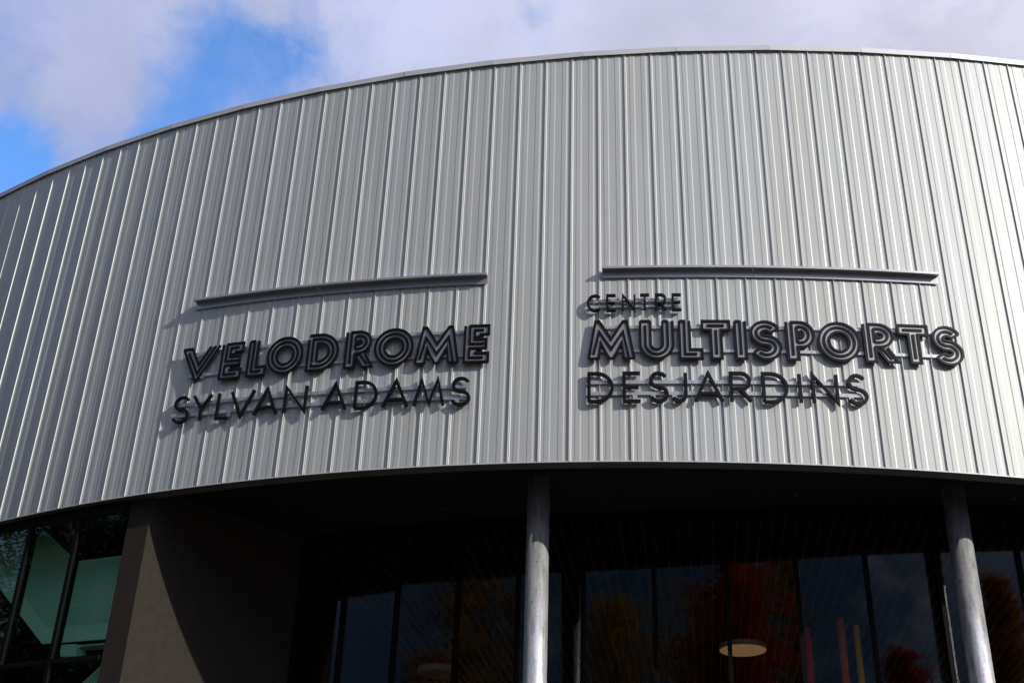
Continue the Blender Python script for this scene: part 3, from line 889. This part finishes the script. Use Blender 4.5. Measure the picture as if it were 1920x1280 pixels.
w = bpy.data.worlds.new('World'); SC.world = w; w.use_nodes = True
t = w.node_tree; t.nodes.clear()
out = t.nodes.new('ShaderNodeOutputWorld'); bg = t.nodes.new('ShaderNodeBackground'); bg.inputs['Strength'].default_value = 0.1
link(t, bg.outputs[0], out.inputs[0])
sky = t.nodes.new('ShaderNodeTexSky'); sky.sky_type = 'NISHITA'; sky.sun_disc = False
sky.sun_elevation = SEL; sky.sun_rotation = math.pi - SAZ
sky.altitude = 100; sky.air_density = 1.0; sky.dust_density = 0.3; sky.ozone_density = 2.0
tc = t.nodes.new('ShaderNodeTexCoord')
nrm = t.nodes.new('ShaderNodeVectorMath'); nrm.operation = 'NORMALIZE'; link(t, tc.outputs['Generated'], nrm.inputs[0])
# wind-torn warp
wn = t.nodes.new('ShaderNodeTexNoise'); wn.inputs['Scale'].default_value = 9; wn.inputs['Detail'].default_value = 5; wn.inputs['Roughness'].default_value = 0.55
link(t, nrm.outputs[0], wn.inputs['Vector'])
wsub = t.nodes.new('ShaderNodeVectorMath'); wsub.operation = 'SUBTRACT'; wsub.inputs[1].default_value = (.5, .5, .5); link(t, wn.outputs['Color'], wsub.inputs[0])
wsc = t.nodes.new('ShaderNodeVectorMath'); wsc.operation = 'SCALE'; wsc.inputs['Scale'].default_value = 0.10; link(t, wsub.outputs[0], wsc.inputs[0])
wad = t.nodes.new('ShaderNodeVectorMath'); wad.operation = 'ADD'; link(t, nrm.outputs[0], wad.inputs[0]); link(t, wsc.outputs[0], wad.inputs[1])
def math_node(op, a, b=None):
    m = t.nodes.new('ShaderNodeMath'); m.operation = op
    for i, v in enumerate((a, b)):
        if v is None: continue
        if isinstance(v, (int, float)): m.inputs[i].default_value = v
        else: link(t, v, m.inputs[i])
    return m.outputs[0]
def pdir(px, py):
    a, b = px - 960, py - 640
    u = (cr * a + sr * b) / f; v = (-sr * a + cr * b) / f
    return Vector((u, cp + sn * v, sn - cp * v)).normalized()
def blob(d, width):
    dp = t.nodes.new('ShaderNodeVectorMath'); dp.operation = 'DISTANCE'; link(t, wad.outputs[0], dp.inputs[0]); dp.inputs[1].default_value = d
    mr = t.nodes.new('ShaderNodeMapRange'); mr.interpolation_type = 'SMOOTHSTEP'
    mr.inputs['From Min'].default_value = width; mr.inputs['From Max'].default_value = 0.0
    link(t, dp.outputs['Value'], mr.inputs['Value'])
    return mr.outputs[0]
# clear gaps in the cloud, each a direction in the sky and an angular size
gaps = None
for (px, py, wd, am) in ((45, 350, 0.065, 1.2), (-60, 345, 0.07, 0.9), (385, 190, 0.100, 0.66), (470, 110, 0.080, 0.50), (400, 215, 0.045, 0.22), (260, 250, 0.060, 0.45), (525, 40, 0.050, 0.55), (560, 140, 0.05, 0.35), (30, 230, 0.05, 0.25), (1000, 15, 0.03, 0.3), (640, 90, .05, .2)):
    v = math_node('MULTIPLY', blob(pdir(px, py), wd), am)
    gaps = v if gaps is None else math_node('ADD', gaps, v)
# broad cloud deck in the north part of the sky, broken cloud elsewhere
n1 = t.nodes.new('ShaderNodeTexNoise'); n1.inputs['Scale'].default_value = 4.0; n1.inputs['Detail'].default_value = 8; n1.inputs['Roughness'].default_value = 0.55
link(t, wad.outputs[0], n1.inputs['Vector'])
n2 = t.nodes.new('ShaderNodeTexNoise'); n2.inputs['Scale'].default_value = 20; n2.inputs['Detail'].default_value = 7; n2.inputs['Roughness'].default_value = 0.6
link(t, wad.outputs[0], n2.inputs['Vector'])
deck = math_node('MULTIPLY', blob(pdir(1200, 0), 0.75), 2.6)
deck = math_node('MINIMUM', deck, 1.0)
cover = math_node('ADD', deck, math_node('MULTIPLY', math_node('SUBTRACT', n2.outputs['Fac'], 0.5), 1.2))
cover = math_node('SUBTRACT', cover, gaps)
mr = t.nodes.new('ShaderNodeMapRange'); mr.interpolation_type = 'SMOOTHSTEP'; mr.inputs['From Min'].default_value = -0.05; mr.inputs['From Max'].default_value = 1.0
link(t, cover, mr.inputs['Value'])
scat = t.nodes.new('ShaderNodeMapRange'); scat.interpolation_type = 'SMOOTHSTEP'; scat.inputs['From Min'].default_value = 0.55; scat.inputs['From Max'].default_value = 0.75; scat.inputs['To Max'].default_value = 0.5
link(t, n1.outputs['Fac'], scat.inputs['Value'])
mask = math_node('MAXIMUM', mr.outputs[0], scat.outputs[0])
# bright broken cloud high in the south, behind the photographer
hd = Vector((math.sin(math.radians(28)) * math.cos(math.radians(55)), -math.cos(math.radians(28)) * math.cos(math.radians(55)), math.sin(math.radians(55))))
high = math_node('MULTIPLY', blob(hd, 0.80), math_node('ADD', 0.75, math_node('MULTIPLY', n1.outputs['Fac'], 0.9)))
hw = Vector((-math.sin(math.radians(72)) * math.cos(math.radians(36)), -math.cos(math.radians(72)) * math.cos(math.radians(36)), math.sin(math.radians(36))))
west = math_node('MULTIPLY', blob(hw, 0.55), math_node('ADD', 0.30, math_node('MULTIPLY', n1.outputs['Fac'], 0.9)))
mask = math_node('MINIMUM', math_node('MAXIMUM', math_node('MAXIMUM', mask, high), west), 1.0)
# cloud brightness: greyer to the left, whiter towards the sun
sd_ = t.nodes.new('ShaderNodeVectorMath'); sd_.operation = 'DOT_PRODUCT'; link(t, nrm.outputs[0], sd_.inputs[0]); sd_.inputs[1].default_value = sd
cr_ = t.nodes.new('ShaderNodeMapRange'); cr_.inputs['From Min'].default_value = -0.25; cr_.inputs['From Max'].default_value = 0.25
link(t, sd_.outputs['Value'], cr_.inputs['Value'])
cm = t.nodes.new('ShaderNodeMix'); cm.data_type = 'RGBA'
cm.inputs['A'].default_value = (4.8, 5.2, 7.6, 1); cm.inputs['B'].default_value = (7.2, 7.2, 8.7, 1)
link(t, cr_.outputs[0], cm.inputs['Factor'])
n3 = t.nodes.new('ShaderNodeTexNoise'); n3.inputs['Scale'].default_value = 6; n3.inputs['Detail'].default_value = 5
link(t, wad.outputs[0], n3.inputs['Vector'])
cs = t.nodes.new('ShaderNodeMapRange'); cs.inputs['From Min'].default_value = .3; cs.inputs['From Max'].default_value = .7; cs.inputs['To Min'].default_value = .84; cs.inputs['To Max'].default_value = 1.14
link(t, n3.outputs['Fac'], cs.inputs['Value'])
near = t.nodes.new('ShaderNodeMapRange'); near.inputs['From Min'].default_value = 0.30; near.inputs['From Max'].default_value = 0.95; near.inputs['To Min'].default_value = 1.0; near.inputs['To Max'].default_value = 2.2
link(t, sd_.outputs['Value'], near.inputs['Value'])
csc = t.nodes.new('ShaderNodeVectorMath'); csc.operation = 'SCALE'; link(t, cm.outputs['Result'], csc.inputs[0]); link(t, math_node('MULTIPLY', cs.outputs[0], near.outputs[0]), csc.inputs['Scale'])
mx = t.nodes.new('ShaderNodeMix'); mx.data_type = 'RGBA'
skt = t.nodes.new('ShaderNodeVectorMath'); skt.operation = 'MULTIPLY'; 
# deep blue sky north of the drum, paler and dimmer hazy sky elsewhere
tmx = t.nodes.new('ShaderNodeMix'); tmx.data_type = 'RGBA'
tmx.inputs['A'].default_value = (0.34, 0.37, 0.43, 1); tmx.inputs['B'].default_value = (1.55, 2.35, 3.2, 1)
link(t, math_node('MINIMUM', math_node('MULTIPLY', blob(pdir(300, 100), 0.9), 1.7), 1.0), tmx.inputs['Factor'])
link(t, tmx.outputs['Result'], skt.inputs[1])
link(t, sky.outputs[0], skt.inputs[0])
link(t, mask, mx.inputs['Factor']); link(t, skt.outputs[0], mx.inputs['A']); link(t, csc.outputs[0], mx.inputs['B'])
link(t, mx.outputs['Result'], bg.inputs['Color'])

SC.view_settings.view_transform = 'Standard'; SC.view_settings.look = 'None'
SC.view_settings.exposure = 0; SC.view_settings.gamma = 1
SC.cycles.max_bounces = 10; SC.cycles.transparent_max_bounces = 16; SC.cycles.glossy_bounces = 5
SC.cycles.use_denoising = True
SC.cycles.sample_clamp_indirect = 4
